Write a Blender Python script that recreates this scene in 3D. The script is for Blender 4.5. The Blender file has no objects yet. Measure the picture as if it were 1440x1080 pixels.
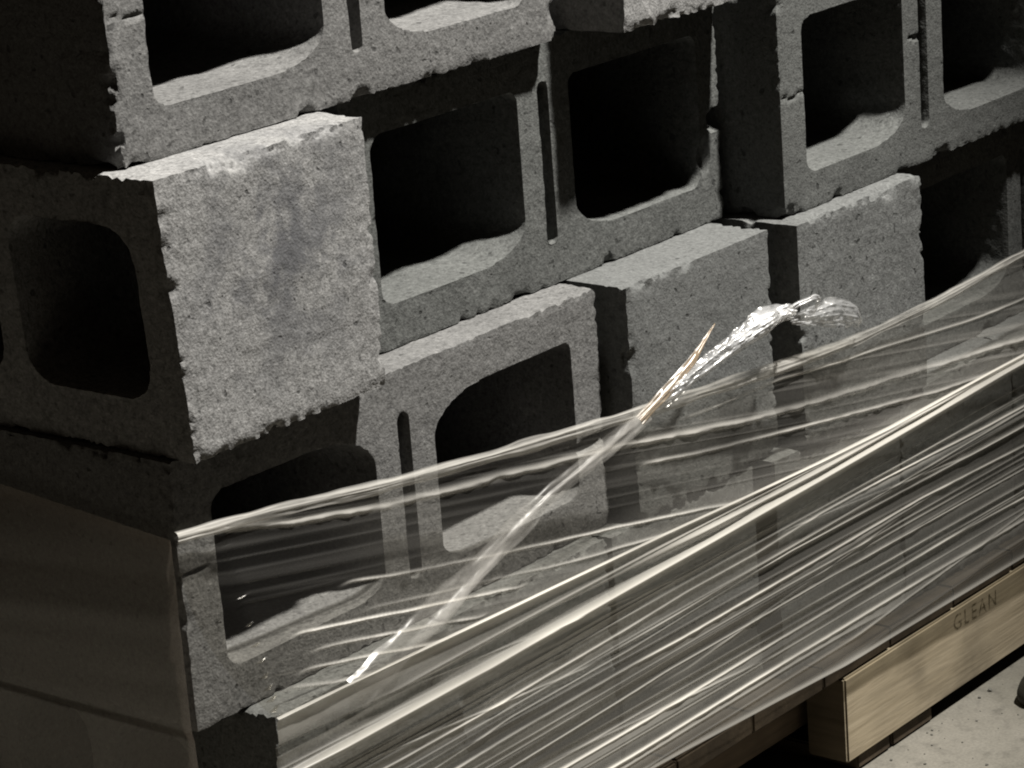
import bpy, bmesh, math, random
import numpy as np
from mathutils import Vector, Matrix

sc = bpy.context.scene
C = sc.collection
R = math.radians
FZ = 0.100            # height of the pallet's deck above the floor (world z = local z + FZ)

# ------------------------------------------------------------------ camera
cam = bpy.data.cameras.new('camera'); co = bpy.data.objects.new('camera', cam); C.objects.link(co)
co.location = (-1.0914, -1.1656, 0.838 + FZ)
co.rotation_euler = (1.2781, 0.0734, -0.8982)
cam.sensor_width = 36.0; cam.lens = 4155.85 / 1440 * 36.0
cam.clip_start = 0.05; cam.clip_end = 100
sc.camera = co

# ------------------------------------------------------------------ world: dim warm indoor bounce
w = bpy.data.worlds.new('World'); sc.world = w; w.use_nodes = True
bg = w.node_tree.nodes['Background']
bg.inputs[0].default_value = (1.0, 0.79, 0.58, 1); bg.inputs[1].default_value = 0.0165

# ------------------------------------------------------------------ the hall's lamp, high in front of the stack
ld = bpy.data.lights.new('ceiling_lamp', 'SPOT'); ld.shadow_soft_size = 0.06
ld.spot_size = math.radians(34); ld.spot_blend = 0.8
ld.energy = 1010; ld.color = (1.0, 0.972, 0.925)
lo = bpy.data.objects.new('ceiling_lamp', ld); C.objects.link(lo)
lo.location = (0.92, -1.00, 3.14)
lo.rotation_euler = (Vector((0.24, 0, 0.42)) - Vector(lo.location)).to_track_quat('-Z', 'Y').to_euler()

vs = sc.view_settings
vs.view_transform = 'Standard'; vs.look = 'None'; vs.gamma = 1; vs.exposure = 0; vs.use_curve_mapping = False
sc.cycles.transparent_max_bounces = 24
sc.cycles.max_bounces = 8; sc.cycles.diffuse_bounces = 1; sc.cycles.filter_width = 2.0

rng = np.random.default_rng(7)
random.seed(7)

# ------------------------------------------------------------------ helpers
def vnoise(P, seed=0):
    """smooth value noise in [-1,1], P is (n,3)"""
    I = np.floor(P).astype(np.int64); F = P - I; F = F * F * (3 - 2 * F)
    def h(i, j, k):
        n = (i * 374761393 + j * 668265263 + k * 2147483647 + seed * 1274126177) & 0xffffffff
        n = ((n ^ (n >> 13)) * 1274126177) & 0xffffffff
        n = ((n ^ (n >> 16)) * 2246822519) & 0xffffffff
        return ((n ^ (n >> 15)) & 0xffffff) / float(0xffffff) * 2 - 1
    r = 0
    for a in (0, 1):
        wx = F[:, 0] if a else 1 - F[:, 0]
        for b in (0, 1):
            wy = F[:, 1] if b else 1 - F[:, 1]
            for c in (0, 1):
                wz = F[:, 2] if c else 1 - F[:, 2]
                r = r + wx * wy * wz * h(I[:, 0] + a, I[:, 1] + b, I[:, 2] + c)
    return r

def fbm(P, seed=0, oct=3):
    r = 0; a = 1.0; t = 0
    for o in range(oct):
        r = r + a * vnoise(P * (2.03 ** o), seed + 17 * o); t += a; a *= 0.5
    return r / t

def get_co(me):
    a = np.empty(len(me.vertices) * 3, np.float32); me.vertices.foreach_get('co', a); return a.reshape(-1, 3).astype(np.float64)
def get_no(me):
    a = np.empty(len(me.vertices) * 3, np.float32); me.vertices.foreach_get('normal', a); return a.reshape(-1, 3).astype(np.float64)
def set_co(me, P):
    me.vertices.foreach_set('co', P.astype(np.float32).ravel()); me.update()

def tag(o, label, cat, group=None):
    o['label'] = label; o['category'] = cat
    if group: o['group'] = group
    return o
def obj(name, me, mat=None, parent=None, loc=(0, 0, 0), rot=(0, 0, 0)):
    o = bpy.data.objects.new(name, me); C.objects.link(o)
    if mat is not None and me is not None and not me.materials: me.materials.append(mat)
    o.location = loc; o.rotation_euler = rot
    if parent: o.parent = parent
    return o
def smooth(me):
    me.polygons.foreach_set('use_smooth', [True] * len(me.polygons)); me.update()

# ------------------------------------------------------------------ materials
def nodes(name):
    m = bpy.data.materials.new(name); m.use_nodes = True
    nt = m.node_tree; nt.nodes.clear()
    out = nt.nodes.new('ShaderNodeOutputMaterial')
    return m, nt, out
def N(nt, t, **k):
    n = nt.nodes.new(t)
    for a, b in k.items():
        if a.startswith('i_'): n.inputs[a[2:].replace('_', ' ')].default_value = b
        else: setattr(n, a, b)
    return n
def ramp(nt, src, stops):
    r = nt.nodes.new('ShaderNodeValToRGB'); cr = r.color_ramp
    while len(cr.elements) < len(stops): cr.elements.new(0.5)
    for e, (p, c) in zip(cr.elements, stops):
        e.position = p; e.color = (c, c, c, 1) if isinstance(c, (int, float)) else (*c, 1)
    nt.links.new(src, r.inputs[0]); return r
def mixc(nt, a, b, fac, mode='MIX'):
    n = nt.nodes.new('ShaderNodeMix'); n.data_type = 'RGBA'; n.blend_type = mode
    for sock, v in ((n.inputs[0], fac), (n.inputs[6], a), (n.inputs[7], b)):
        if hasattr(v, 'is_linked') or hasattr(v, 'links'): nt.links.new(v, sock)
        elif isinstance(v, (int, float)): sock.default_value = v if sock == n.inputs[0] else (v, v, v, 1)
        else: sock.default_value = (*v, 1)
    return n.outputs[2]

def concrete(name, base, seed=0.0, stain=0.0, stain_at=None, speck=1.0):
    m, nt, out = nodes(name); L = nt.links
    tc = N(nt, 'ShaderNodeTexCoord'); mp = N(nt, 'ShaderNodeMapping'); mp.inputs['Location'].default_value = (seed, seed * 1.7, seed * 0.6)
    L.new(tc.outputs['Object'], mp.inputs[0]); V = mp.outputs[0]
    n1 = N(nt, 'ShaderNodeTexNoise'); n1.inputs['Scale'].default_value = 14; n1.inputs['Detail'].default_value = 4; L.new(V, n1.inputs['Vector'])
    n2 = N(nt, 'ShaderNodeTexNoise'); n2.inputs['Scale'].default_value = 260; n2.inputs['Detail'].default_value = 3; L.new(V, n2.inputs['Vector'])
    n3 = N(nt, 'ShaderNodeTexNoise'); n3.inputs['Scale'].default_value = 620; n3.inputs['Detail'].default_value = 2; L.new(V, n3.inputs['Vector'])
    vo = N(nt, 'ShaderNodeTexNoise'); vo.inputs['Scale'].default_value = 185; vo.inputs['Detail'].default_value = 0.6; vo.inputs['Distortion'].default_value = 0.0; L.new(V, vo.inputs['Vector'])
    nn = N(nt, 'ShaderNodeTexNoise'); nn.inputs['Scale'].default_value = 60; nn.inputs['Detail'].default_value = 2; L.new(V, nn.inputs['Vector'])
    c = mixc(nt, base, 1.0, ramp(nt, n1.outputs[0], [(0.25, 0.0), (0.5, 0.0), (0.8, 0.0)]).outputs[0])
    c = mixc(nt, c, ramp(nt, n1.outputs[0], [(0.28, 0.86), (0.5, 1.0), (0.72, 1.09)]).outputs[0], 1.0, 'MULTIPLY')
    c = mixc(nt, c, ramp(nt, n2.outputs[0], [(0.32, 0.52), (0.45, 0.95), (0.56, 1.04), (0.70, 1.42)]).outputs[0], 0.62 * speck, 'MULTIPLY')
    c = mixc(nt, c, ramp(nt, n3.outputs[0], [(0.33, 0.55), (0.48, 1.0), (0.56, 1.02), (0.70, 1.45)]).outputs[0], 0.55 * speck, 'MULTIPLY')
    # open pores between the grains: only where a patch of coarse noise lets them
    pore = ramp(nt, vo.outputs[0], [(0.22, 1.0), (0.31, 0.0)])
    gate = ramp(nt, nn.outputs[0], [(0.40, 0.25), (0.56, 0.9)])
    mul = N(nt, 'ShaderNodeMath', operation='MULTIPLY'); L.new(pore.outputs[0], mul.inputs[0]); L.new(gate.outputs[0], mul.inputs[1])
    c = mixc(nt, c, (base[0] * 0.38, base[1] * 0.38, base[2] * 0.38), mul.outputs[0])
    if stain_at:
        sm = N(nt, 'ShaderNodeMapping'); sm.inputs['Location'].default_value = tuple(-x for x in stain_at)
        L.new(tc.outputs['Object'], sm.inputs[0])
        ln = N(nt, 'ShaderNodeVectorMath', operation='LENGTH'); L.new(sm.outputs[0], ln.inputs[0])
        f0 = ramp(nt, ln.outputs['Value'], [(0.012, 1.0), (0.100, 0.0)])
        n4 = N(nt, 'ShaderNodeTexNoise'); n4.inputs['Scale'].default_value = 34; n4.inputs['Detail'].default_value = 6; n4.inputs['Roughness'].default_value = 0.65; L.new(V, n4.inputs['Vector'])
        f1 = ramp(nt, n4.outputs[0], [(0.43, 0.0), (0.57, 1.0)])
        mm = N(nt, 'ShaderNodeMath', operation='MULTIPLY'); L.new(f0.outputs[0], mm.inputs[0]); L.new(f1.outputs[0], mm.inputs[1])
        m2 = N(nt, 'ShaderNodeMath', operation='MULTIPLY'); L.new(mm.outputs[0], m2.inputs[0]); m2.inputs[1].default_value = stain
        c = mixc(nt, c, (base[0] * 0.35, base[1] * 0.36, base[2] * 0.40), m2.outputs[0])
    b = N(nt, 'ShaderNodeBsdfPrincipled'); b.inputs['Roughness'].default_value = 0.92; b.inputs['Specular IOR Level'].default_value = 0.15
    L.new(c, b.inputs['Base Color'])
    ad = N(nt, 'ShaderNodeMath', operation='ADD'); L.new(n2.outputs[0], ad.inputs[0]); L.new(n3.outputs[0], ad.inputs[1])
    sb = N(nt, 'ShaderNodeMath', operation='SUBTRACT'); L.new(ad.outputs[0], sb.inputs[0]); L.new(mul.outputs[0], sb.inputs[1])
    bu = N(nt, 'ShaderNodeBump'); bu.inputs['Strength'].default_value = 0.4; bu.inputs['Distance'].default_value = 0.0011
    L.new(sb.outputs[0], bu.inputs['Height']); L.new(bu.outputs[0], b.inputs['Normal'])
    L.new(b.outputs[0], out.inputs[0]); return m

def floor_mat():
    m, nt, out = nodes('floor_concrete'); L = nt.links
    tc = N(nt, 'ShaderNodeTexCoord'); V = tc.outputs['Object']
    n1 = N(nt, 'ShaderNodeTexNoise'); n1.inputs['Scale'].default_value = 9; n1.inputs['Detail'].default_value = 5; n1.inputs['Distortion'].default_value = 0.6; L.new(V, n1.inputs['Vector'])
    n2 = N(nt, 'ShaderNodeTexNoise'); n2.inputs['Scale'].default_value = 70; n2.inputs['Detail'].default_value = 5; L.new(V, n2.inputs['Vector'])
    n3 = N(nt, 'ShaderNodeTexNoise'); n3.inputs['Scale'].default_value = 420; n3.inputs['Detail'].default_value = 2; L.new(V, n3.inputs['Vector'])
    c = mixc(nt, (0.135, 0.126, 0.103), (0.172, 0.160, 0.134), ramp(nt, n1.outputs[0], [(0.35, 0), (0.65, 1)]).outputs[0])
    c = mixc(nt, c, ramp(nt, n2.outputs[0], [(0.30, 0.66), (0.46, 0.98), (0.75, 1.12)]).outputs[0], 0.8, 'MULTIPLY')
    c = mixc(nt, c, ramp(nt, n3.outputs[0], [(0.3, 0.8), (0.5, 1.0), (0.7, 1.15)]).outputs[0], 0.7, 'MULTIPLY')
    b = N(nt, 'ShaderNodeBsdfPrincipled'); b.inputs['Roughness'].default_value = 0.8; b.inputs['Specular IOR Level'].default_value = 0.25
    L.new(c, b.inputs['Base Color'])
    bu = N(nt, 'ShaderNodeBump'); bu.inputs['Strength'].default_value = 0.35; bu.inputs['Distance'].default_value = 0.002
    L.new(n2.outputs[0], bu.inputs['Height']); L.new(bu.outputs[0], b.inputs['Normal'])
    L.new(b.outputs[0], out.inputs[0]); return m

def wood(name, a, bcol, axis='X'):
    m, nt, out = nodes(name); L = nt.links
    tc = N(nt, 'ShaderNodeTexCoord'); mp = N(nt, 'ShaderNodeMapping')
    mp.inputs['Scale'].default_value = {'X': (3.0, 40, 40), 'Y': (40, 3.0, 40)}[axis]
    L.new(tc.outputs['Object'], mp.inputs[0])
    n1 = N(nt, 'ShaderNodeTexNoise'); n1.inputs['Scale'].default_value = 1.6; n1.inputs['Detail'].default_value = 5; n1.inputs['Distortion'].default_value = 0.8; L.new(mp.outputs[0], n1.inputs['Vector'])
    n2 = N(nt, 'ShaderNodeTexNoise'); n2.inputs['Scale'].default_value = 14; n2.inputs['Detail'].default_value = 4; L.new(tc.outputs['Object'], n2.inputs['Vector'])
    n3 = N(nt, 'ShaderNodeTexNoise'); n3.inputs['Scale'].default_value = 9; n3.inputs['Detail'].default_value = 3; L.new(mp.outputs[0], n3.inputs['Vector'])
    c = mixc(nt, a, bcol, ramp(nt, n1.outputs[0], [(0.35, 0), (0.65, 1)]).outputs[0])
    c = mixc(nt, c, ramp(nt, n2.outputs[0], [(0.3, 0.58), (0.5, 0.95), (0.8, 1.15)]).outputs[0], 0.9, 'MULTIPLY')
    c = mixc(nt, c, ramp(nt, n3.outputs[0], [(0.3, 0.85), (0.6, 1.06)]).outputs[0], 0.8, 'MULTIPLY')
    b = N(nt, 'ShaderNodeBsdfPrincipled'); b.inputs['Roughness'].default_value = 0.8; b.inputs['Specular IOR Level'].default_value = 0.2
    L.new(c, b.inputs['Base Color'])
    bu = N(nt, 'ShaderNodeBump'); bu.inputs['Strength'].default_value = 0.3; bu.inputs['Distance'].default_value = 0.001
    L.new(n3.outputs[0], bu.inputs['Height']); L.new(bu.outputs[0], b.inputs['Normal'])
    L.new(b.outputs[0], out.inputs[0]); return m

def film(name, base=0.03, gain=1.0, tint=(0.78, 0.74, 0.66), rough=0.26, gloss=0.10, clear=(0.97, 0.965, 0.95)):
    """stretch film: clear plastic, milkier where the attribute `bunching` is high: bunched film and painted glints"""
    m, nt, out = nodes(name); L = nt.links
    at = N(nt, 'ShaderNodeAttribute'); at.attribute_name = 'bunching'
    tr = N(nt, 'ShaderNodeBsdfTransparent'); tr.inputs[0].default_value = (*clear, 1)
    df = N(nt, 'ShaderNodeBsdfDiffuse'); df.inputs[0].default_value = (*tint, 1)
    tl = N(nt, 'ShaderNodeBsdfTranslucent'); tl.inputs[0].default_value = (*tint, 1)
    mk = N(nt, 'ShaderNodeMixShader'); mk.inputs[0].default_value = 0.25; L.new(df.outputs[0], mk.inputs[1]); L.new(tl.outputs[0], mk.inputs[2])
    gl = N(nt, 'ShaderNodeBsdfGlossy'); gl.inputs['Roughness'].default_value = rough; gl.inputs[0].default_value = (1, 0.98, 0.95, 1)
    ma = N(nt, 'ShaderNodeMath', operation='MULTIPLY_ADD'); ma.use_clamp = True
    L.new(at.outputs['Fac'], ma.inputs[0]); ma.inputs[1].default_value = gain; ma.inputs[2].default_value = base
    m1 = N(nt, 'ShaderNodeMixShader'); L.new(ma.outputs[0], m1.inputs[0]); L.new(tr.outputs[0], m1.inputs[1]); L.new(mk.outputs[0], m1.inputs[2])
    lw = N(nt, 'ShaderNodeLayerWeight'); lw.inputs[0].default_value = 0.25
    mg = N(nt, 'ShaderNodeMath', operation='MULTIPLY_ADD'); mg.use_clamp = True
    L.new(lw.outputs['Facing'], mg.inputs[0]); mg.inputs[1].default_value = 0.16; mg.inputs[2].default_value = gloss
    m2 = N(nt, 'ShaderNodeMixShader'); L.new(mg.outputs[0], m2.inputs[0]); L.new(m1.outputs[0], m2.inputs[1]); L.new(gl.outputs[0], m2.inputs[2])
    L.new(m2.outputs[0], out.inputs[0]); return m

def plain(name, col, rough=0.7):
    m, nt, out = nodes(name)
    n = N(nt, 'ShaderNodeTexNoise'); n.inputs['Scale'].default_value = 60
    tc = N(nt, 'ShaderNodeTexCoord'); nt.links.new(tc.outputs['Object'], n.inputs['Vector'])
    c = mixc(nt, col, ramp(nt, n.outputs[0], [(0.3, 0.75), (0.7, 1.2)]).outputs[0], 1.0, 'MULTIPLY')
    b = N(nt, 'ShaderNodeBsdfPrincipled'); b.inputs['Roughness'].default_value = rough
    nt.links.new(c, b.inputs['Base Color']); nt.links.new(b.outputs[0], out.inputs[0]); return m

# ------------------------------------------------------------------ floor
bm = bmesh.new(); bmesh.ops.create_grid(bm, x_segments=1, y_segments=1, size=6)
me = bpy.data.meshes.new('floor'); bm.to_mesh(me); bm.free()
fl = obj('floor', me, floor_mat()); fl['kind'] = 'structure'

# ------------------------------------------------------------------ concrete blocks
H, D, LEN = 0.1651, 0.1676, 0.397
ROW = 0.1656

def rrect(x0, z0, x1, z1, tl, tr, bl, br, n=7):
    """outline of a core; tl / tr / bl / br = (rx, rz) radii of its corners"""
    pts = []
    def arc(cx, cz, rr, a0):
        for i in range(n + 1):
            a = a0 + math.pi / 2 * i / n
            pts.append((cx + rr[0] * math.cos(a), cz + rr[1] * math.sin(a)))
    arc(x1 - tr[0], z1 - tr[1], tr, 0)
    arc(x0 + tl[0], z1 - tl[1], tl, math.pi / 2)
    arc(x0 + bl[0], z0 + bl[1], bl, math.pi)
    arc(x1 - br[0], z0 + br[1], br, 1.5 * math.pi)
    return pts

def base_block(length=LEN, shell=0.029, endweb=0.030, slot=None, cells=2, taper=0.90, voxel=0.0023, web=0.022, depth=D, fillet='bottom'):
    slot = length / 2 if slot is None else slot
    big, small, sq = (0.046, 0.020), (0.011, 0.011), (0.006, 0.006)
    top, low = (sq, big) if fillet == 'bottom' else ((0.055, 0.026), (0.03, 0.012))
    holes = []
    if cells == 2:
        holes.append(rrect(endweb, shell, slot - 0.006 - web, H - shell, small, top, small, low))
        q4 = (0.003, 0.003); holes.append(rrect(slot - 0.0050, shell - 0.001, slot + 0.0050, H - shell + 0.001, q4, q4, q4, q4, 3))
        holes.append(rrect(slot + 0.006 + web, shell, length - endweb, H - shell, top, sq, low, small))
    else:
        cw = (length - 2 * endweb - 2 * web) / 3
        for i in range(3):
            a = endweb + i * (cw + web); holes.append(rrect(a, 0.034, a + cw, H - 0.030, *[(0.02, 0.02)] * 4))
    cu = bpy.data.curves.new('profile', 'CURVE'); cu.dimensions = '2D'; cu.fill_mode = 'BOTH'
    for P in [[(0, 0), (length, 0), (length, H), (0, H)]] + holes:
        s = cu.splines.new('POLY'); s.points.add(len(P) - 1); s.use_cyclic_u = True
        for q, (x, z) in zip(s.points, P): q.co = (x, z, 0, 1)
    cu.extrude = depth / 2
    o = bpy.data.objects.new('profile', cu); C.objects.link(o)
    dg = bpy.context.evaluated_depsgraph_get()
    me = bpy.data.meshes.new_from_object(o.evaluated_get(dg))
    bpy.data.objects.remove(o); bpy.data.curves.remove(cu)
    bm = bmesh.new(); bm.from_mesh(me); bmesh.ops.remove_doubles(bm, verts=bm.verts, dist=1e-5)
    for v in bm.verts:                       # stand the profile up: x along, y depth, z up; cores narrow towards the back
        x, z, d = v.co.x, v.co.y, depth / 2 - v.co.z
        edge = x < 1e-5 or x > length - 1e-5 or z < 1e-5 or z > H - 1e-5
        if not edge and d > depth / 2:
            k = min(range(len(holes)), key=lambda i: min((x - a) ** 2 + (z - b) ** 2 for a, b in holes[i]))
            cx = sum(a for a, b in holes[k]) / len(holes[k]); cz = H / 2
            if not (cells == 2 and k == 1):
                x = cx + (x - cx) * taper; z = cz + (z - cz) * taper
        v.co = (x, d, z)
    bmesh.ops.recalc_face_normals(bm, faces=bm.faces)
    bm.to_mesh(me); bm.free()
    o = bpy.data.objects.new('tmp', me); C.objects.link(o)
    md = o.modifiers.new('r', 'REMESH'); md.mode = 'VOXEL'; md.voxel_size = voxel; md.adaptivity = 0
    dg = bpy.context.evaluated_depsgraph_get()
    out = bpy.data.meshes.new_from_object(o.evaluated_get(dg))
    bpy.data.objects.remove(o); bpy.data.meshes.remove(me)
    out.name = 'concrete_block'
    return out

def weather(me, seed, length=LEN, amp=0.00045, chip=0.0024, nicks=(), depth=D, warp=None):
    P = get_co(me); n = get_no(me)
    for k, m_ in ((0, length), (1, depth), (2, H)):          # square up the arrises the voxel grid rounded off
        P[:, k] = np.where(P[:, k] < 0.0017, 0.0, np.where(P[:, k] > m_ - 0.0017, m_, P[:, k]))
    S = P + seed * 0.731
    d = amp * fbm(S / 0.006, seed, 2) + amp * 1.1 * fbm(S / 0.03, seed + 5, 2)
    # the floor and roof of each core are lumpier than the pressed faces
    inside = (P[:, 1] > 0.012) & (P[:, 1] < depth - 0.006) & (P[:, 0] > 0.012) & (P[:, 0] < length - 0.012) & (P[:, 2] > 0.012) & (P[:, 2] < H - 0.012)
    d = d + inside * np.clip((P[:, 1] - 0.012) / 0.03, 0, 1) * 0.004 * fbm(S / 0.045, seed + 9, 2)
    Q = P + n * d[:, None]
    # chipped arrises: how near a vertex is to two outer faces at once
    a = np.minimum(P[:, 0], length - P[:, 0]); b = np.minimum(P[:, 1], depth - P[:, 1]); c = np.minimum(P[:, 2], H - P[:, 2])
    s = np.sort(np.stack([a, b, c], 1), 1)
    cen = np.array([length / 2, depth / 2, H / 2])
    def inward(wd):
        return np.stack([np.where(q < wd, np.sign(cen[i] - P[:, i]), 0) for i, q in enumerate((a, b, c))], 1)
    worn = np.clip(0.60 + 1.7 * fbm(S / 0.04, seed + 61, 2), 0.08, 1.15)       # some stretches stay sharper than others
    teeth = worn * (np.clip(fbm(S / 0.0040, seed + 31, 2) * 2.6 + 0.05, 0, 1) + 0.45 * np.clip(fbm(S / 0.010, seed + 33, 2) * 2.4 - 0.2, 0, 1) + 0.30 * np.clip(fbm(S / 0.0032, seed + 36, 1) * 2, 0, 1))
    teeth = teeth + 0.12 * (P[:, 2] < 0.006)
    near = np.clip(1 - s[:, 1] / 0.0056, 0, 1) * (s[:, 0] < 0.0056)
    iw = inward(0.0056); iw[:, 1] *= np.where((a < 0.0056) | (c < 0.0056), 0.25, 1.0); iw[:, 2] *= np.where(P[:, 2] < 0.006, 0.6, 1.0)
    Q += iw * (near * teeth * chip)[:, None]
    big = np.clip(fbm(S / 0.017, seed + 41, 2) * 2.4 - 0.80, 0, 1)           # a few larger spalls
    near = np.clip(1 - s[:, 1] / 0.011, 0, 1) * (s[:, 0] < 0.011)
    iw = inward(0.011); iw[:, 1] *= 0.5
    Q += iw * (near * big * 0.0050)[:, None]
    for (x, z, rx, rz, dep) in nicks:        # broken-out nicks on the front face
        g = np.clip(1.25 - ((P[:, 0] - x) / rx) ** 2 - ((P[:, 2] - z + 0.003 * fbm(S / 0.01, seed + 3, 1)) / rz) ** 2, 0, 1) * (P[:, 1] < 0.012)
        Q[:, 1] += g * dep
    if warp: Q = warp(Q)
    set_co(me, Q); smooth(me); me.set_sharp_from_angle(angle=math.radians(38)); return me

G0 = 'grey concrete blocks stacked on the pallet'
def block(x, y, row, label, base, seed, facing='core', yaw=0.0, stain_at=None, stain=0.0, nicks=(), length=LEN, warp=None, speck=1.0, **k):
    me = base_block(length=length, **k)
    weather(me, seed, length, nicks=nicks, warp=warp)
    z = (4 - row) * ROW + FZ + 0.0006
    mt = concrete('concrete_' + str(seed), base, seed * 3.1, stain, stain_at, speck)
    if facing == 'core': o = obj('concrete_block', me, mt, None, (x, y, z), (0, 0, yaw))
    else:                o = obj('concrete_block', me, mt, None, (x, y + length, z), (0, 0, -math.pi / 2 + yaw))
    return tag(o, label, 'concrete block', G0)

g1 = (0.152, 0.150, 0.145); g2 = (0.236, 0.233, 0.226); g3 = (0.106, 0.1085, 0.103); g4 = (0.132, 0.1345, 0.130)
mid = H / 2
def lean(Q):                                   # the skewed end block: its left flank runs out of square
    t = np.clip(1 - Q[:, 1] / D, 0, 1)
    Q[:, 1] += t * (0.0095 * (1 - Q[:, 2] / H) - 0.0045)
    return Q
block(0.0052, 0.0159, 1, 'two-core block at the top left corner, open cores facing front', g1, 11, length=0.394, slot=0.201,
      nicks=[(0.015, 0.0816, 0.018, 0.0012, 0.0016)])
block(0.4279, -0.0183, 1, 'block end jutting out at the top middle, mostly cut off by the frame', g2, 12, facing='end', cells=3)
block(-0.0008, -0.0192, 2, 'light grey block with smudged square end face jutting out at the left corner', g2, 13, facing='end', cells=3,
      stain_at=(0.40, 0.09, 0.105), stain=0.80, warp=lean, speck=1.15, endweb=0.0265, web=0.02)
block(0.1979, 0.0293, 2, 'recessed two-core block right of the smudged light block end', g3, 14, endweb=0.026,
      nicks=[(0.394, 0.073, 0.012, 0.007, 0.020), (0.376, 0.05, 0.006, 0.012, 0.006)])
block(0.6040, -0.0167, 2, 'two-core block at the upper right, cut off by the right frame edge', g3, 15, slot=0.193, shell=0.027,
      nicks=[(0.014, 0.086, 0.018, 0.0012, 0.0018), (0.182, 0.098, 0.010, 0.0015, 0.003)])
block(0.0, 0.0, 3, 'two-core block under the smudged block end, its lower half behind the film', g1, 16,
      nicks=[(0.384, 0.062, 0.02, 0.004, 0.010), (0.012, 0.095, 0.014, 0.002, 0.003)], length=0.400, fillet='top')
block(0.4082, -0.0200, 3, 'block end between two dark gaps, left of the loose film tail', g4, 17, facing='end', cells=3, speck=0.8)
block(0.5922, -0.0337, 3, 'block end behind the loose film tail, right of the dark gap', g4, 18, facing='end', cells=3)
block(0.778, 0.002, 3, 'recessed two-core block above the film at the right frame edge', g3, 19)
block(0.0400, -0.0240, 4, 'bottom corner block end wrapped in film on the pallet', g4, 20, facing='end', cells=3, endweb=0.075)
block(0.2090, -0.0150, 4, 'bottom block end wrapped in film, second from the left corner', g4, 21, facing='end', cells=3)
block(0.3775, -0.0180, 4, 'bottom block end wrapped in film, third from the left corner', g4, 22, facing='end', cells=3)
block(0.5570, -0.0290, 4, 'bottom block end wrapped in film, above the left end of the pale stringer', g4, 23, facing='end', cells=3)
block(0.7255, -0.0300, 4, 'bottom block end wrapped in film, above the lettered part of the stringer', g4, 24, facing='end', cells=3)
block(0.8940, -0.0310, 4, 'bottom block end wrapped in film at the right frame edge', g4, 25, facing='end', cells=3)
# the layer behind, seen only through the dark cores
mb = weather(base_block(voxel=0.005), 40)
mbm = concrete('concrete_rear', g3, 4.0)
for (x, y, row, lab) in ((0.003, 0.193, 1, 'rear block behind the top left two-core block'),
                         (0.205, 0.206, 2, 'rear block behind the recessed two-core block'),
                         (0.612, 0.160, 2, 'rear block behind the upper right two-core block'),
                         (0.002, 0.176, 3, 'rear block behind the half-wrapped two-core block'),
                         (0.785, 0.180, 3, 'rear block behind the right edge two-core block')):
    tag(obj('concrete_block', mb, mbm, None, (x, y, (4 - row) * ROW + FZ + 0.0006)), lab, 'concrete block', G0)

# ------------------------------------------------------------------ pallet
pw = wood('pallet_wood_pale', (0.300, 0.248, 0.168), (0.38, 0.320, 0.226))
pd = wood('pallet_wood_brown', (0.10, 0.074, 0.05), (0.15, 0.112, 0.075))
pdy = wood('pallet_wood_board', (0.048, 0.036, 0.024), (0.075, 0.057, 0.038), 'Y')  # darkened to paint in the shadow along the deck's front edge
pal = bpy.data.objects.new('wooden_pallet', None); C.objects.link(pal); pal.location = (0.03, -0.045, 0)
tag(pal, 'pale wooden pallet under the wrapped concrete blocks', 'pallet')
def board(name, x0, x1, y0, y1, z0, z1, mat, seg=26, parent=pal, seed=0, rough=0.0008):
    bm = bmesh.new()
    bmesh.ops.create_cube(bm, size=1)
    for v in bm.verts: v.co = ((x0 + x1) / 2 + v.co.x * (x1 - x0), (y0 + y1) / 2 + v.co.y * (y1 - y0), (z0 + z1) / 2 + v.co.z * (z1 - z0))
    bmesh.ops.bevel(bm, geom=bm.edges[:], offset=0.0016, segments=2, affect='EDGES')
    me = bpy.data.meshes.new(name); bm.to_mesh(me); bm.free()
    P = get_co(me); P += rough * np.stack([vnoise(P * 40 + seed + k * 9, k) for k in range(3)], 1); 
    px, py, pz = pal.location
    P -= np.array([px, py, pz]); set_co(me, P)
    return obj(name, me, mat, parent)
xb = 0.032; i = 0
while xb < 1.15:                                # top deck boards run front to back
    board('deck_board', xb, xb + 0.0922, -0.0425, 0.80, FZ - 0.0175, FZ - 0.0008, pdy, seed=i * 3.7); xb += 0.0925; i += 1
# front stringer with its fork notch: the pale piece right of the notch, and the foot left of it
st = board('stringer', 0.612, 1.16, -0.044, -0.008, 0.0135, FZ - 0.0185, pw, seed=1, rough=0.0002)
shade_m = wood('pallet_end_shade', (0.075, 0.058, 0.036), (0.11, 0.085, 0.055), 'Y'); st.data.materials.append(shade_m)  # left end face: its shade is put into a darker wood colour
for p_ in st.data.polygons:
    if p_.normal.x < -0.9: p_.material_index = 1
board('stringer', 0.034, 0.225, -0.044, -0.008, 0.0135, FZ - 0.0185, pd, seed=2)
board('companion_stringer', 0.040, 1.15, 0.002, 0.038, 0.030, FZ - 0.0185, pd, seed=4)
board('stringer', 0.036, 1.16, 0.36, 0.398, 0.0135, FZ - 0.0185, pd, seed=5)
board('stringer', 0.036, 1.16, 0.755, 0.793, 0.0135, FZ - 0.0185, pd, seed=6)
for k, (a, b) in enumerate(((0.034, 0.12), (0.630, 0.676), (0.679, 0.738), (1.08, 1.158))):
    board('bottom_board', a, b, -0.041, 0.79, 0.0006, 0.0130, pdy, seed=20 + k)
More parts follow.
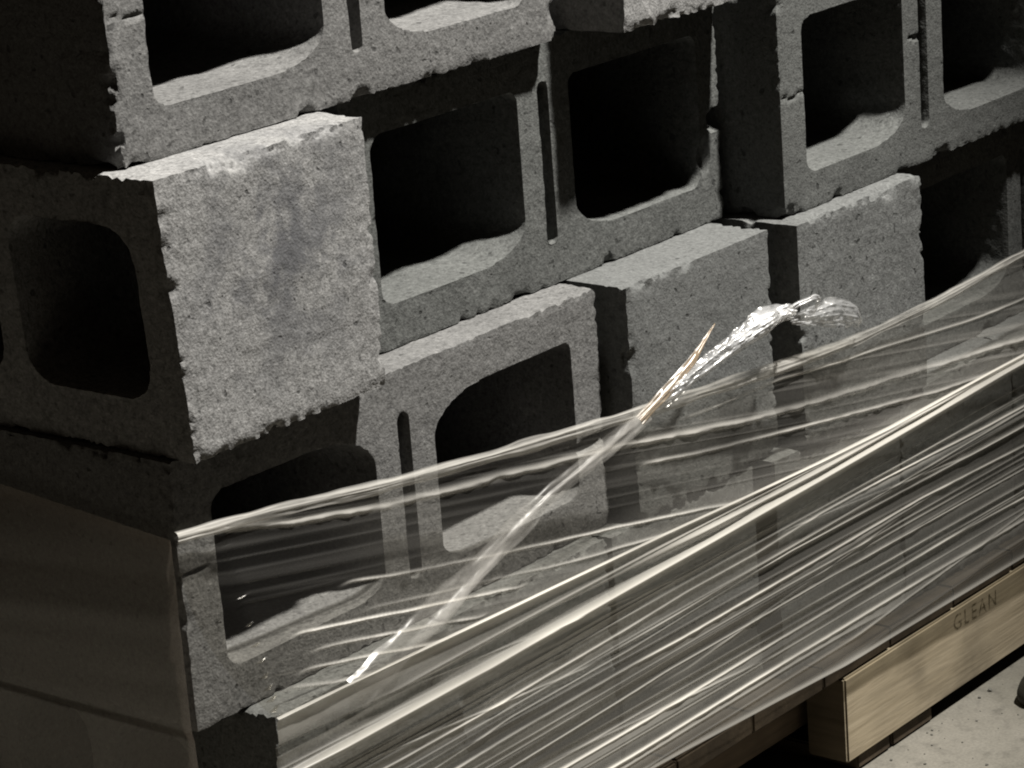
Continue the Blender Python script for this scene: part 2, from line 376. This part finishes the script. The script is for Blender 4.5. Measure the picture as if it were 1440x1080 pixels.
# faded lettering stencilled on the stringer
tx = bpy.data.curves.new('lettering', 'FONT'); tx.body = 'GLEAN'; tx.size = 0.0185; tx.space_character = 1.25; tx.extrude = 0.0
to = bpy.data.objects.new('lettering_tmp', tx); C.objects.link(to)
tm = bpy.data.meshes.new_from_object(to.evaluated_get(bpy.context.evaluated_depsgraph_get()))
bpy.data.objects.remove(to)
for mm in list(tm.materials): tm.materials.pop()
ink, nt, out = nodes('faded_ink')
tc = N(nt, 'ShaderNodeTexCoord'); nz = N(nt, 'ShaderNodeTexNoise'); nz.inputs['Scale'].default_value = 260; nt.links.new(tc.outputs['Object'], nz.inputs['Vector'])
d1 = N(nt, 'ShaderNodeBsdfDiffuse'); d1.inputs[0].default_value = (0.07, 0.055, 0.028, 1); t1 = N(nt, 'ShaderNodeBsdfTransparent')
ms = N(nt, 'ShaderNodeMixShader'); nt.links.new(ramp(nt, nz.outputs[0], [(0.38, 0.20), (0.60, 0.66)]).outputs[0], ms.inputs[0])
nt.links.new(t1.outputs[0], ms.inputs[1]); nt.links.new(d1.outputs[0], ms.inputs[2]); nt.links.new(ms.outputs[0], out.inputs[0])
lt = obj('lettering', tm, ink, st, (0.768 - 0.03, -0.0443 + 0.045, 0.0640), (math.pi / 2, 0, 0))

# ------------------------------------------------------------------ stretch film
film_root = bpy.data.objects.new('stretch_film', None); C.objects.link(film_root); film_root.location = (0.03, -0.04, FZ)
tag(film_root, 'clear stretch film in tight wrinkled bands round the lower blocks', 'stretch film')
FO = np.array([0.03, -0.04, 0.0])
low_m = film('film_bunched', base=0.10, gain=0.82, tint=(0.71, 0.68, 0.61), rough=0.26, gloss=0.09, clear=(0.63, 0.628, 0.605))
up_m = film('film_clear', base=0.010, gain=0.85, tint=(0.74, 0.71, 0.65), rough=0.26, gloss=0.06, clear=(0.88, 0.87, 0.84))
side_m = film('film_side', base=0.05, gain=0.9, tint=(0.62, 0.51, 0.41), rough=0.25, gloss=0.06)

S1 = [(0.0160, 0.1728), (0.20, 0.1685), (0.40, 0.1635), (0.50, 0.1600), (0.5819, 0.1580), (0.676, 0.1570), (0.8846, 0.1593)]
S1b = [(0.0308, 0.1559), (0.1041, 0.153), (0.166, 0.151), (0.2714, 0.1537), (0.3209, 0.1525), (0.4297, 0.151), (0.58, 0.151), (0.9, 0.158)]
R2 = [(0.0250, 0.1345), (0.20, 0.1368), (0.40, 0.1412), (0.58, 0.1455), (0.7151, 0.1492), (0.8844, 0.1547)]
S3 = [(0.04, 0.108), (0.1272, 0.1068), (0.1949, 0.1078), (0.3504, 0.1115), (0.4222, 0.1147), (0.5067, 0.1150), (0.5853, 0.1189), (0.6765, 0.1189), (0.8244, 0.1161)]
S4 = [(0.04, 0.085), (0.1651, 0.0900), (0.2323, 0.0955), (0.3574, 0.0960), (0.5503, 0.1030), (0.8818, 0.0993)]
S5 = [(0.04, 0.078), (0.2307, 0.0834), (0.3564, 0.0845), (0.4191, 0.0838), (0.5043, 0.0851), (0.5734, 0.0856), (0.7244, 0.0880), (0.8811, 0.0834)]
S6 = [(0.04, 0.056), (0.2855, 0.0630), (0.3995, 0.0667), (0.5026, 0.0668), (0.5998, 0.0670), (0.7579, 0.0655), (0.8802, 0.0639)]
S7 = [(0.04, 0.043), (0.3385, 0.0419), (0.4427, 0.0417), (0.5755, 0.0425), (0.7566, 0.0435), (0.8791, 0.0402)]
S8 = [(0.04, 0.028), (0.3486, 0.0248), (0.4964, 0.0250), (0.5927, 0.0242), (0.7203, 0.0249), (0.8783, 0.0241)]
T0 = [(-0.006, 0.2890), (0.0744, 0.2811), (0.1522, 0.2704), (0.2627, 0.2592), (0.4066, 0.2464), (0.4669, 0.2434), (0.5601, 0.2378), (0.6489, 0.2330), (0.7592, 0.2325), (0.8943, 0.2379), (1.15, 0.243)]
T1 = [(0.0178, 0.2863), (0.0848, 0.2704), (0.1694, 0.2555), (0.2564, 0.2455), (0.326, 0.2375), (0.4511, 0.22), (0.5122, 0.211), (0.7188, 0.1885), (0.8913, 0.1706)]
T2 = [(0.4514, 0.2300), (0.5593, 0.2281), (0.8116, 0.2054), (0.8927, 0.2018)]
T3 = [(0.4034, 0.2123), (0.4913, 0.1989), (0.5899, 0.1865), (0.7553, 0.1649), (0.8905, 0.1526)]
T5 = [(0.1152, 0.2246), (0.1643, 0.2147), (0.2416, 0.2011), (0.3272, 0.1876), (0.4462, 0.1676), (0.5442, 0.1488)]
T6 = [(0.1251, 0.2052), (0.1802, 0.1963), (0.2915, 0.178), (0.3728, 0.1669), (0.4454, 0.1586)]
T7 = [(0.0649, 0.2105), (0.0824, 0.2076), (0.1616, 0.1928), (0.2532, 0.1761)]
T8 = [(0.075, 0.1975), (0.0976, 0.1937), (0.1507, 0.1834), (0.2116, 0.1709)]
T9 = [(0.0621, 0.1899), (0.0808, 0.1864), (0.1401, 0.1746), (0.1974, 0.1639)]
T10 = [(0.0437, 0.1853), (0.0753, 0.177), (0.1202, 0.1677)]
D1 = [(0.0889, 0.1652), (0.1211, 0.1743), (0.1877, 0.1933), (0.2431, 0.2082), (0.3008, 0.2237), (0.4105, 0.2453)]

def zs(S, x): return np.interp(x, [a for a, b in S], [b for a, b in S])
def within(S, x, soft=0.02):
    a, b = S[0][0], S[-1][0]
    hi = np.clip((b - x) / soft + 0.5, 0, 1) if b < 0.8 else 1.0
    return np.clip((x - a) / soft + 0.5, 0, 1) * hi
def y_low(x): return -0.0375 - 0.010 * np.asarray(x)
def y_top(x): return np.interp(x, [-0.01, 0.0, 0.408, 0.592, 0.76, 1.2], [-0.003, -0.004, -0.0245, -0.038, -0.039, -0.042])

def grid_mesh(name, X, Y, Z, dens):
    nu, nv = X.shape
    P = np.stack([X, Y, Z], -1).reshape(-1, 3) - FO
    idx = np.arange(nu * nv).reshape(nu, nv)
    F = np.stack([idx[:-1, :-1], idx[1:, :-1], idx[1:, 1:], idx[:-1, 1:]], -1).reshape(-1, 4)
    me = bpy.data.meshes.new(name); me.vertices.add(len(P)); me.loops.add(F.size); me.polygons.add(len(F))
    me.vertices.foreach_set('co', P.astype(np.float32).ravel())
    me.loops.foreach_set('vertex_index', F.astype(np.int32).ravel())
    me.polygons.foreach_set('loop_start', np.arange(0, F.size, 4, dtype=np.int32))
    me.update(calc_edges=True); smooth(me)
    a = me.attributes.new('bunching', 'FLOAT', 'POINT'); a.data.foreach_set('value', dens.astype(np.float32).ravel())
    return me

# lower band: bunched film over the bottom row, from the pallet deck up to the rope of film at the top of that row
nu, nv = 260, 420
U = np.linspace(0.0, 1.0, nu)[:, None] * np.ones((1, nv)); T = np.ones((nu, 1)) * np.linspace(0, 1, nv)[None, :]
Xl = 0.0235 + U * 1.10
bot = np.interp(Xl, [0.03, 0.34, 0.42, 0.50, 0.60, 0.72, 0.9, 1.15], [0.014, 0.0105, 0.0070, 0.0030, -0.0020, -0.0025, -0.0035, -0.004])
top = zs(S1, Xl) + 0.0015
Zl = bot + T * (top - bot)
flat = np.stack([Xl.ravel(), np.zeros(Xl.size), Zl.ravel()], 1)
def rn(sx, sz, seed, oct=2):
    Q = flat.copy(); Q[:, 0] /= sx; Q[:, 2] /= sz; return fbm(Q, seed, oct).reshape(Xl.shape)
dens = np.zeros_like(Xl); ridge = np.zeros_like(Xl)
def strand(S, wd, amt, h, seed, lo=0.4, spark=0.0):
    global dens, ridge
    soft = within(S, Xl, 0.10)
    d = Zl - zs(S, Xl) + 0.00025 * rn(0.12, 9.0, seed, 1)
    var = np.clip(0.72 + 1.3 * rn(0.14, 9.0, seed + 1, 2), lo, 1.5)  # varies along the strand; the peaks paint in specular hot spots
    g = 0.85 * np.exp(-(d / (0.62 * wd)) ** 2) + 0.34 * np.exp(-((d + 1.2 * wd) / (2.4 * wd)) ** 2)
    dens += amt * var * g * soft; ridge += h * g * soft * (1 + spark * rn(0.009, 0.01, seed + 2, 2))
strand(S1, 0.0013, 0.80, 0.0022, 1); strand([(0.40, 0.1530), (0.51, 0.1495), (0.58, 0.1515), (0.68, 0.1525), (0.76, 0.1540)], 0.0055, 0.50, 0.0030, 50, 0.8)
strand(R2, 0.0046, 0.74, 0.0080, 3, 0.8)
strand(S3, 0.0014, 0.75, 0.0013, 4, 0.45, 0.3); strand(S4, 0.0008, 0.42, 0.0010, 5); strand(S5, 0.0015, 0.66, 0.0014, 6, 0.4, 0.4)
strand(S6, 0.0008, 0.62, 0.0011, 7, 0.3, 0.4); strand(S7, 0.0015, 0.80, 0.0015, 8, 0.45, 0.3); strand(S8, 0.0017, 0.85, 0.0016, 9, 0.3, 0.3)
S2x = [(0.05, 0.122), (0.3, 0.126), (0.6, 0.131), (0.9, 0.134)]; S9x = [(0.05, 0.068), (0.4, 0.0745), (0.9, 0.0735)]; S10x = [(0.05, 0.036), (0.5, 0.0335), (0.9, 0.032)]; S11x = [(0.05, 0.099), (0.4, 0.105), (0.9, 0.108)]; S12x = [(0.3, 0.0545), (0.6, 0.0545), (0.9, 0.0520)]
for q, (SS, am) in enumerate(((S2x, 0.22), (S9x, 0.30), (S10x, 0.28), (S11x, 0.25), (S12x, 0.26), ([(0.03, 0.0935), (0.3, 0.1005), (0.9, 0.1135)], 0.26), ([(0.03, 0.0500), (0.4, 0.0480), (0.9, 0.0465)], 0.26), ([(0.03, 0.0735), (0.5, 0.0785), (0.9, 0.0785)], 0.24), ([(0.03, 0.1170), (0.4, 0.1215), (0.9, 0.1255)], 0.26))): strand(SS, 0.0010, am, 0.0008, 30 + 3 * q, 0.1)
for q, (SS, am) in enumerate((([(0.10, 0.118), (0.34, 0.098)], 0.30), ([(0.42, 0.060), (0.70, 0.083)], 0.32), ([(0.55, 0.120), (0.80, 0.100)], 0.30), ([(0.28, 0.050), (0.52, 0.034)], 0.28), ([(0.60, 0.012), (0.90, 0.030)], 0.30), ([(0.15, 0.150), (0.42, 0.128)], 0.25))):
    strand(SS, 0.0011, am, 0.0010, 80 + 3 * q, 0.2, 0.5)      # creases crossing the pull
# the flat double-layer strip between the rope and the line below it
b1 = np.clip((Zl - zs(S1b, Xl)) / 0.0016 + 0.5, 0, 1); dens += 0.36 * b1 * np.clip(0.85 + 1.1 * rn(0.3, 0.006, 67), 0.3, 1.4); ridge += 0.0035 * b1
# finer creases lying along the pull
fine = np.clip(1 - np.abs(rn(0.45, 0.0080, 60, 1)) * 2.6, 0, 1) ** 2
dens += 0.10 * fine * np.clip(0.1 + 1.4 * rn(0.16, 0.03, 62), 0, 1); ridge += 0.0011 * fine
ridge += 0.0010 * rn(0.5, 0.010, 63) + 0.0006 * rn(0.08, 0.02, 64, 2)
dens += 0.10 * rn(0.25, 0.022, 65, 2) + 0.05 * rn(0.05, 0.03, 66, 2)
edge_b = np.exp(-((Zl - bot) / 0.0022) ** 2); dens += 0.30 * edge_b; ridge += 0.0016 * edge_b
dens = np.clip(dens, 0, 1.2)
Yl = y_low(Xl) - ridge - 0.0080 * np.clip(1 - (Zl - bot) / 0.040, 0, 1)
Zl2 = Zl + 0.35 * ridge
obj('lower_band', grid_mesh('film_lower_band', Xl, Yl, Zl2, dens), low_m, film_root)

# upper band: nearly clear film from the rope to its rolled top edge
nu, nv = 300, 300
U = np.linspace(0.0, 1.0, nu)[:, None] * np.ones((1, nv)); T = np.ones((nu, 1)) * np.linspace(0, 1, nv)[None, :]
Xu = (-0.0045 + 0.036 * (1 - T) ** 2 * (1 - U) ** 6) + U * 1.135
topu = zs(T0, Xu); botu = np.where(Xu < 0.03, 0.168, zs(S1, Xu)) - 0.001
Zu = botu + T * (topu - botu)
flat = np.stack([Xu.ravel(), np.zeros(Xu.size), Zu.ravel()], 1)
def rn(sx, sz, seed, oct=2, sh=0.17):
    Q = flat.copy(); Q[:, 2] = (Q[:, 2] + sh * Q[:, 0]) / sz; Q[:, 0] /= sx; return fbm(Q, seed, oct).reshape(Xu.shape)
dens = np.zeros_like(Xu); ridge = np.zeros_like(Xu)
def strand_u(S, wd, amt, h, seed, lo=0.3, spark=0.0):
    global dens, ridge
    d = Zu - zs(S, Xu) + 0.0005 * rn(0.03, 9.0, seed, 2)
    var = np.clip(0.75 + 1.1 * rn(0.12, 9.0, seed + 1, 2), lo, 1.3)
    g = np.exp(-(d / wd) ** 2) * within(S, Xu)
    dens += amt * var * g; ridge += h * g * (1 + spark * rn(0.008, 0.006, seed + 2, 2))
strand_u(T1, 0.0021, 0.48, 0.0020, 11, 0.5, 0.9); strand_u(T2, 0.0010, 0.50, 0.0012, 12); strand_u(T3, 0.0012, 0.55, 0.0014, 13, 0.3, 0.7)
strand_u(T5, 0.0009, 0.70, 0.0014, 14, 0.2, 0.5); strand_u(T6, 0.0008, 0.50, 0.0012, 15)
for k, S in enumerate((T7, T8, T9)): strand_u(S, 0.0009, 0.95, 0.0016, 16 + k, 0.6, 0.6)  # short wrinkle highlights, painted in as dense milky streaks
strand_u(T10, 0.0011, 0.40, 0.0016, 20)
right = np.clip((Xu - 0.30) / 0.45, 0, 1)
fine = np.clip(1 - np.abs(rn(0.5, 0.0065, 70)) * 3.0, 0, 1) ** 2
dens += (0.05 + 0.20 * right) * fine * np.clip(0.5 + rn(0.15, 0.03, 72), 0, 1); ridge += 0.0006 * fine
dens += 0.09 * right + 0.035 * np.clip(rn(0.2, 0.03, 73), 0, 1)
dens += 0.16 * np.clip((Xu - 0.06) / 0.10, 0, 1) * np.clip(1 - (Zu - botu) / 0.028, 0, 1)
ridge += 0.0008 * rn(0.12, 0.02, 74, 3)
dens = np.clip(dens, 0, 1.1)
Yu = y_low(Xu) * (1 - T) + y_top(Xu) * T - ridge
Yu = np.where(Xu < 0.03, y_top(Xu) + (y_low(0.03) - y_top(0.03)) * (1 - T) * np.clip((Xu + 0.004) / 0.034, 0, 1), Yu)
obj('upper_band', grid_mesh('film_upper_band', Xu, Yu, Zu, dens), up_m, film_root)

# film carried round the left side of the stack
nu, nv = 120, 160
U = np.linspace(0, 1, nu)[:, None] * np.ones((1, nv)); T = np.ones((nu, 1)) * np.linspace(0, 1, nv)[None, :]
Ys = -0.0012 + U * 0.46; Zs = 0.004 + T * (0.2868 + 0.040 * U - 0.004)
flat = np.stack([Ys.ravel(), np.zeros(Ys.size), Zs.ravel()], 1)
def rs(sy, sz, seed):
    Q = flat.copy(); Q[:, 2] = (Q[:, 2] + 0.1 * Q[:, 0]) / sz; Q[:, 0] /= sy; return fbm(Q, seed, 2).reshape(Ys.shape)
k = np.clip((Zs - 0.161) / 0.008, 0, 1); k = k * k * (3 - 2 * k)
Xs = -0.0040 * (1 - k) - 0.0055 * k + 0.0004 * rs(0.3, 0.02, 80)
ds = 0.09 + 0.05 * np.clip(rs(0.3, 0.02, 81), 0, 1) + 0.04 * np.clip(rs(0.06, 0.05, 82), 0, 1) + 0.16 * np.exp(-((1 - T) / 0.03) ** 2)
obj('side_band', grid_mesh('film_side_band', Xs, Ys, Zs, np.clip(ds, 0, 1)), side_m, film_root)

# rolled edge and other bunched strands, as tubes of crumpled film
strand_m = film('film_strand', base=0.10, gain=0.85, tint=(0.66, 0.635, 0.58), rough=0.32, gloss=0.08)
fold_m = film('film_fold', base=0.015, gain=0.9, tint=(0.74, 0.71, 0.66), rough=0.30, gloss=0.03)
white_m = film('film_tail', base=0.05, gain=0.9, tint=(0.92, 0.92, 0.92), rough=0.30, gloss=0.10)
tan_m = film('film_tan_fold', base=0.25, gain=0.6, tint=(0.42, 0.30, 0.18), rough=0.35, gloss=0.05)
def ribbon(name, pts, half, mat, seed, dens=0.5, bulge=0.3, streaks=5.0, crinkle=0.0006, seg=160, n=26, face=(-0.3, -1, 0.3), cw=0.012, end_fade=0.0):
    pts = np.array(pts, float); L = np.r_[0, np.cumsum(np.linalg.norm(np.diff(pts, axis=0), axis=1))]
    s = np.linspace(0, L[-1], seg); c = np.stack([np.interp(s, L, pts[:, k]) for k in range(3)], 1)
    for _ in range(10): c[1:-1] = (c[:-2] + 2 * c[1:-1] + c[2:]) / 4
    t = np.gradient(c, axis=0); t /= np.linalg.norm(t, axis=1)[:, None]
    q = np.array(face, float); q /= np.linalg.norm(q)
    nn = q - (t @ q)[:, None] * t; nn /= np.linalg.norm(nn, axis=1)[:, None]; e = np.cross(nn, t)
    hw = np.interp(s / L[-1], np.linspace(0, 1, len(half)), half)
    V = np.linspace(-1, 1, n)[None, :] * np.ones((seg, 1)); Sg = s[:, None] * np.ones((1, n))
    Qs = np.stack([(Sg / 0.10).ravel(), (V * streaks * 0.5).ravel(), np.zeros(V.size)], 1)
    Qc = np.stack([(Sg / cw).ravel(), (V * 2.0).ravel(), np.zeros(V.size)], 1)
    st_ = fbm(Qs, seed, 2).reshape(V.shape); cr = fbm(Qc, seed + 4, 3).reshape(V.shape)
    wob = 1 + 0.25 * fbm(np.stack([(s / 0.03), np.zeros(seg), np.zeros(seg)], 1), seed + 6, 2)
    off = bulge * hw[:, None] * (1 - V ** 2) + 0.25 * hw[:, None] * st_ + crinkle * cr
    P = c[:, None, :] + e[:, None, :] * (V * (hw * wob)[:, None])[..., None] + nn[:, None, :] * off[..., None]
    dl = np.interp(s / L[-1], np.linspace(0, 1, len(dens)), dens) if hasattr(dens, '__len__') else np.full(seg, dens)
    dd = dl[:, None] * np.clip(1 - np.abs(V) ** 5, 0, 1) * np.clip(0.75 + 1.0 * st_ + 0.4 * cr, 0.05, 1.6)
    return obj(name, grid_mesh(name, P[..., 0], P[..., 1], P[..., 2], np.clip(dd, 0, 1.1)), mat, film_root)
ribbon('rolled_edge', [(x, float(y_top(x)) - 0.0028, z) for x, z in T0], [0.0034, 0.0044, 0.0048, 0.0046, 0.0040, 0.0036, 0.0040, 0.0046], strand_m, 5, dens=0.50, bulge=0.55, streaks=6, seg=420, crinkle=0.0004)
def yf(x, z): t = np.clip((z - 0.167) / (zs(T0, x) - 0.167), 0, 1); return float(y_low(x) * (1 - t) + y_top(x) * t)
ribbon('diagonal_fold', [(x, yf(x, z) - 0.005, z) for x, z in D1], [0.0110, 0.0095, 0.0080, 0.0076, 0.0072, 0.0056], fold_m, 9, dens=[0.0, 0.22, 0.36, 0.32, 0.32, 0.28], bulge=0.15, streaks=3, seg=260, crinkle=0.0005)
ribbon('tan_fold_tip', [(0.4000, -0.030, 0.243), (0.4300, -0.034, 0.2575), (0.4558, -0.036, 0.2702), (0.4839, -0.036, 0.2890)], [0.0046, 0.0040, 0.0030, 0.0004], tan_m, 12, dens=[0.3, 0.5, 0.75, 0.8], seg=60)
ribbon('loose_tail', [(0.425, -0.030, 0.250), (0.4551, -0.038, 0.2618), (0.4879, -0.042, 0.2705), (0.5255, -0.044, 0.2786), (0.5480, -0.044, 0.2805), (0.5590, -0.042, 0.2780)],
       [0.0062, 0.0064, 0.0056, 0.0066, 0.0088, 0.0040], white_m, 21, dens=[0.10, 0.36, 0.34, 0.50, 0.85, 0.5], bulge=0.7, streaks=7, crinkle=0.0030, seg=260, n=36, cw=0.010)
ribbon('loose_tail_knot', [(0.528, -0.047, 0.2775), (0.540, -0.052, 0.2830), (0.552, -0.050, 0.2810), (0.560, -0.048, 0.2760)], [0.003, 0.0060, 0.0060, 0.002], white_m, 31, dens=[0.5, 0.9, 0.85, 0.4], bulge=0.9, streaks=8, crinkle=0.0050, seg=120, n=36, cw=0.006)
ribbon('loose_tail_loop', [(0.553, -0.042, 0.276), (0.566, -0.050, 0.283), (0.580, -0.054, 0.2850), (0.592, -0.050, 0.280), (0.590, -0.046, 0.270)], [0.0020, 0.0026, 0.0022, 0.0026, 0.0010], white_m, 22, dens=[0.5, 0.8, 0.4, 0.3, 0.1], seg=120, crinkle=0.0012)
ribbon('loose_tail_end', [(0.560, -0.046, 0.272), (0.590, -0.047, 0.268), (0.612, -0.050, 0.2655), (0.635, -0.050, 0.257), (0.648, -0.046, 0.245)], [0.003, 0.0080, 0.0100, 0.0090, 0.003], white_m, 23, dens=[0.4, 0.30, 0.22, 0.18, 0.06], bulge=0.5, streaks=8, crinkle=0.0045, seg=200, n=40, cw=0.012)

# ------------------------------------------------------------------ dark lump on the floor at the right edge
bm = bmesh.new(); bmesh.ops.create_icosphere(bm, subdivisions=4, radius=1)
me = bpy.data.meshes.new('dark_lump'); bm.to_mesh(me); bm.free()
P = get_co(me); P *= (1 + 0.10 * fbm(P * 1.6, 3, 3))[:, None]; P[:, 2] = np.maximum(P[:, 2], -0.35); P *= np.array([0.026, 0.02, 0.021]); P[:, 2] -= P[:, 2].min()
set_co(me, P); smooth(me)
tag(obj('dark_lump', me, plain('dark_rubber', (0.016, 0.014, 0.008)), None, (0.818, -0.0960, 0.0002)), 'small dark rounded lump on the floor at the right edge', 'lump')

# ------------------------------------------------------------------ concrete crumbs and grit along the pallet
bm = bmesh.new(); r2 = random.Random(5)
for k in range(150):
    rad = 0.0005 + 0.0017 * r2.random() ** 3
    x, y = r2.uniform(0.45, 1.15), -0.05 - 0.16 * r2.random() ** 1.6
    res = bmesh.ops.create_icosphere(bm, subdivisions=1, radius=rad)
    for v in res['verts']:
        v.co = Vector((v.co.x * r2.uniform(0.7, 1.3) + x, v.co.y * r2.uniform(0.7, 1.3) + y, v.co.z * 0.7 + rad * 0.5))
me = bpy.data.meshes.new('grit'); bm.to_mesh(me); bm.free()
gt = obj('grit', me, concrete('grit_concrete', (0.12, 0.115, 0.10), 9.0)); gt['kind'] = 'stuff'
tag(gt, 'small concrete crumbs and grit on the floor along the pallet', 'grit')
